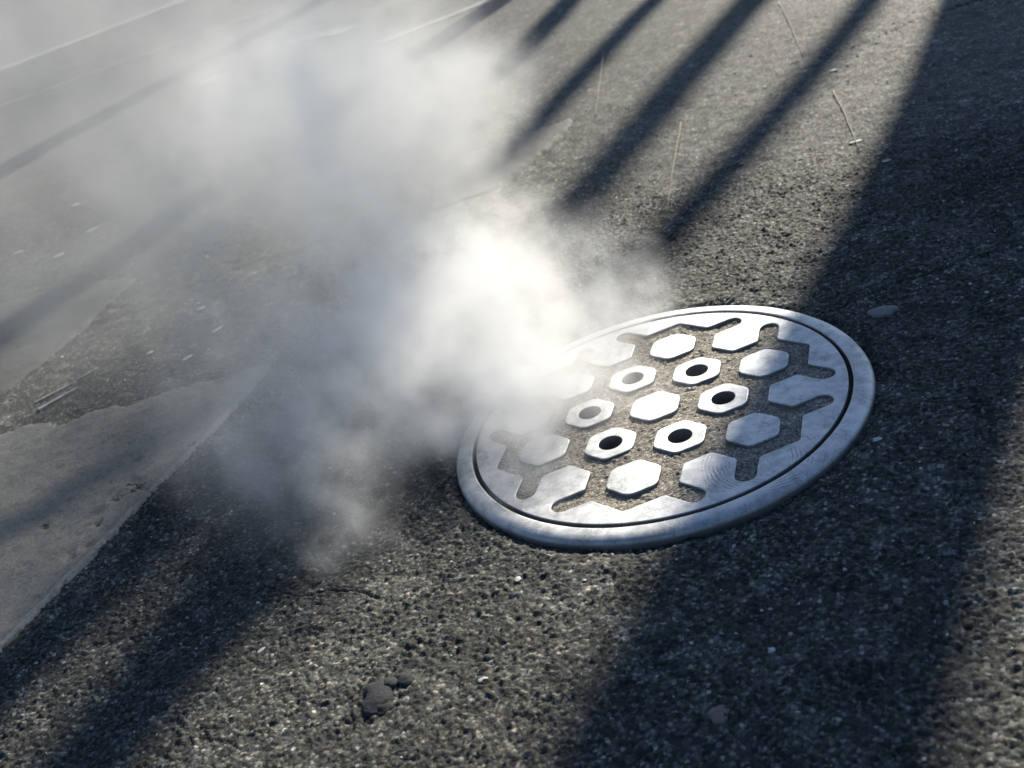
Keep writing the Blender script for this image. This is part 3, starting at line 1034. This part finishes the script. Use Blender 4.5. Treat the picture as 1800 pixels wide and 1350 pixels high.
NEAR = [
    (-0.431, 0.276, 0.110, 0.283, 1.00, 0.600),
    (-0.293, 0.171, 0.080, 0.228, 1.00, 0.460),
    (-0.185, 0.379, 0.070, 0.188, 1.00, 0.420),
    (-0.080, 0.295, 0.050, 0.134, 1.00, 0.360),
    (-0.518, 0.165, 0.090, 0.237, 1.00, 0.500),
    (-0.338, 0.020, 0.060, 0.212, 1.00, 0.800),
    (-0.420, 0.569, 0.130, 0.213, 1.00, 0.300),
    (-0.600, 0.730, 0.150, 0.186, 1.00, 0.160),
    (-0.214, 0.071, 0.050, 0.218, 1.00, 0.450),
    (-0.180, -0.202, 0.030, 0.117, 1.00, 0.300),
    (-0.275, -0.064, 0.030, 0.157, 1.00, 0.600),
    (-0.260, 0.511, 0.100, 0.154, 1.00, 0.220),
    (-0.138, -0.006, 0.050, 0.151, 1.00, 0.500),
    (-0.020, -0.015, 0.040, 0.112, 1.00, 0.250),
    (-0.206, -0.148, 0.030, 0.110, 1.00, 0.300),
    (-0.645, 0.273, 0.160, 0.299, 1.00, 0.170),
    (-0.675, 0.057, 0.150, 0.268, 1.00, 0.160),
    (-0.549, -0.174, 0.100, 0.211, 1.00, 0.230),
    (-0.546, -0.292, 0.060, 0.163, 1.00, 0.200),
    (-0.457, -0.355, 0.040, 0.117, 1.00, 0.340),
    (-0.719, -0.183, 0.100, 0.220, 1.00, 0.130),
    (-0.658, 0.481, 0.200, 0.293, 1.00, 0.200),
    (-0.497, -0.010, 0.100, 0.210, 1.00, 0.300),
    (-0.737, -0.090, 0.170, 0.259, 1.00, 0.130),
]
MID = [
    (-0.898, 0.910, 0.420, 0.464, 1.00, 0.600),
    (-0.588, 0.858, 0.400, 0.277, 1.00, 0.650),
    (-1.278, 1.146, 0.420, 0.491, 1.00, 0.400),
    (-0.600, 1.219, 0.330, 0.213, 1.00, 0.700),
    (-0.684, 0.519, 0.360, 0.332, 1.00, 0.250),
    (-1.001, 1.569, 0.400, 0.375, 1.00, 0.300),
    (-1.078, 0.577, 0.400, 0.408, 1.00, 0.150),
    (-0.491, 0.791, 0.300, 0.156, 1.00, 0.350),
]
FAR = [
    (-0.779, 0.109, 0.450, 0.491, 1.00, 0.110),
    (-2.418, 2.189, 0.450, 1.138, 1.00, 0.030),
    (-7.566, 7.671, 0.400, 2.700, 1.00, 0.007),
    (-0.991, 0.025, 0.350, 0.512, 1.00, 0.120),
    (-2.162, 2.738, 0.450, 1.129, 1.00, 0.045),
    (-1.046, -0.156, 0.280, 0.450, 1.00, 0.100),
    (-1.604, 0.448, 0.450, 0.725, 1.00, 0.080),
    (-0.993, 1.926, 0.450, 0.530, 1.00, 0.050),
    (-2.363, 1.611, 0.450, 0.912, 1.00, 0.050),
]
steam_volume('steam', NEAR, (-1.35, -0.65, -0.02), (0.25, 1.75, 0.62), (220, 330, 90), 9.6, 6.0, 0.19, 11.0, 4.6, 0.35, 0.965, 'thick white steam billowing from the manhole vents and drifting left')
steam_volume('steam', MID, (-2.9, 0.25, -0.02), (0.3, 3.6, 1.05), (190, 200, 64), 4.0, 2.6, 0.30, 5.5, 4.2, 0.25, 0.90, 'grey steam cloud hanging over the road behind the white puff')
steam_volume('steam', FAR, (-12.0, 0.1, -0.02), (0.2, 12.0, 2.6), (240, 240, 56), 5.0, 1.4, 0.7, 2.6, 3.8, 0.20, 0.72, 'thin drifting steam veil over the far left of the road')
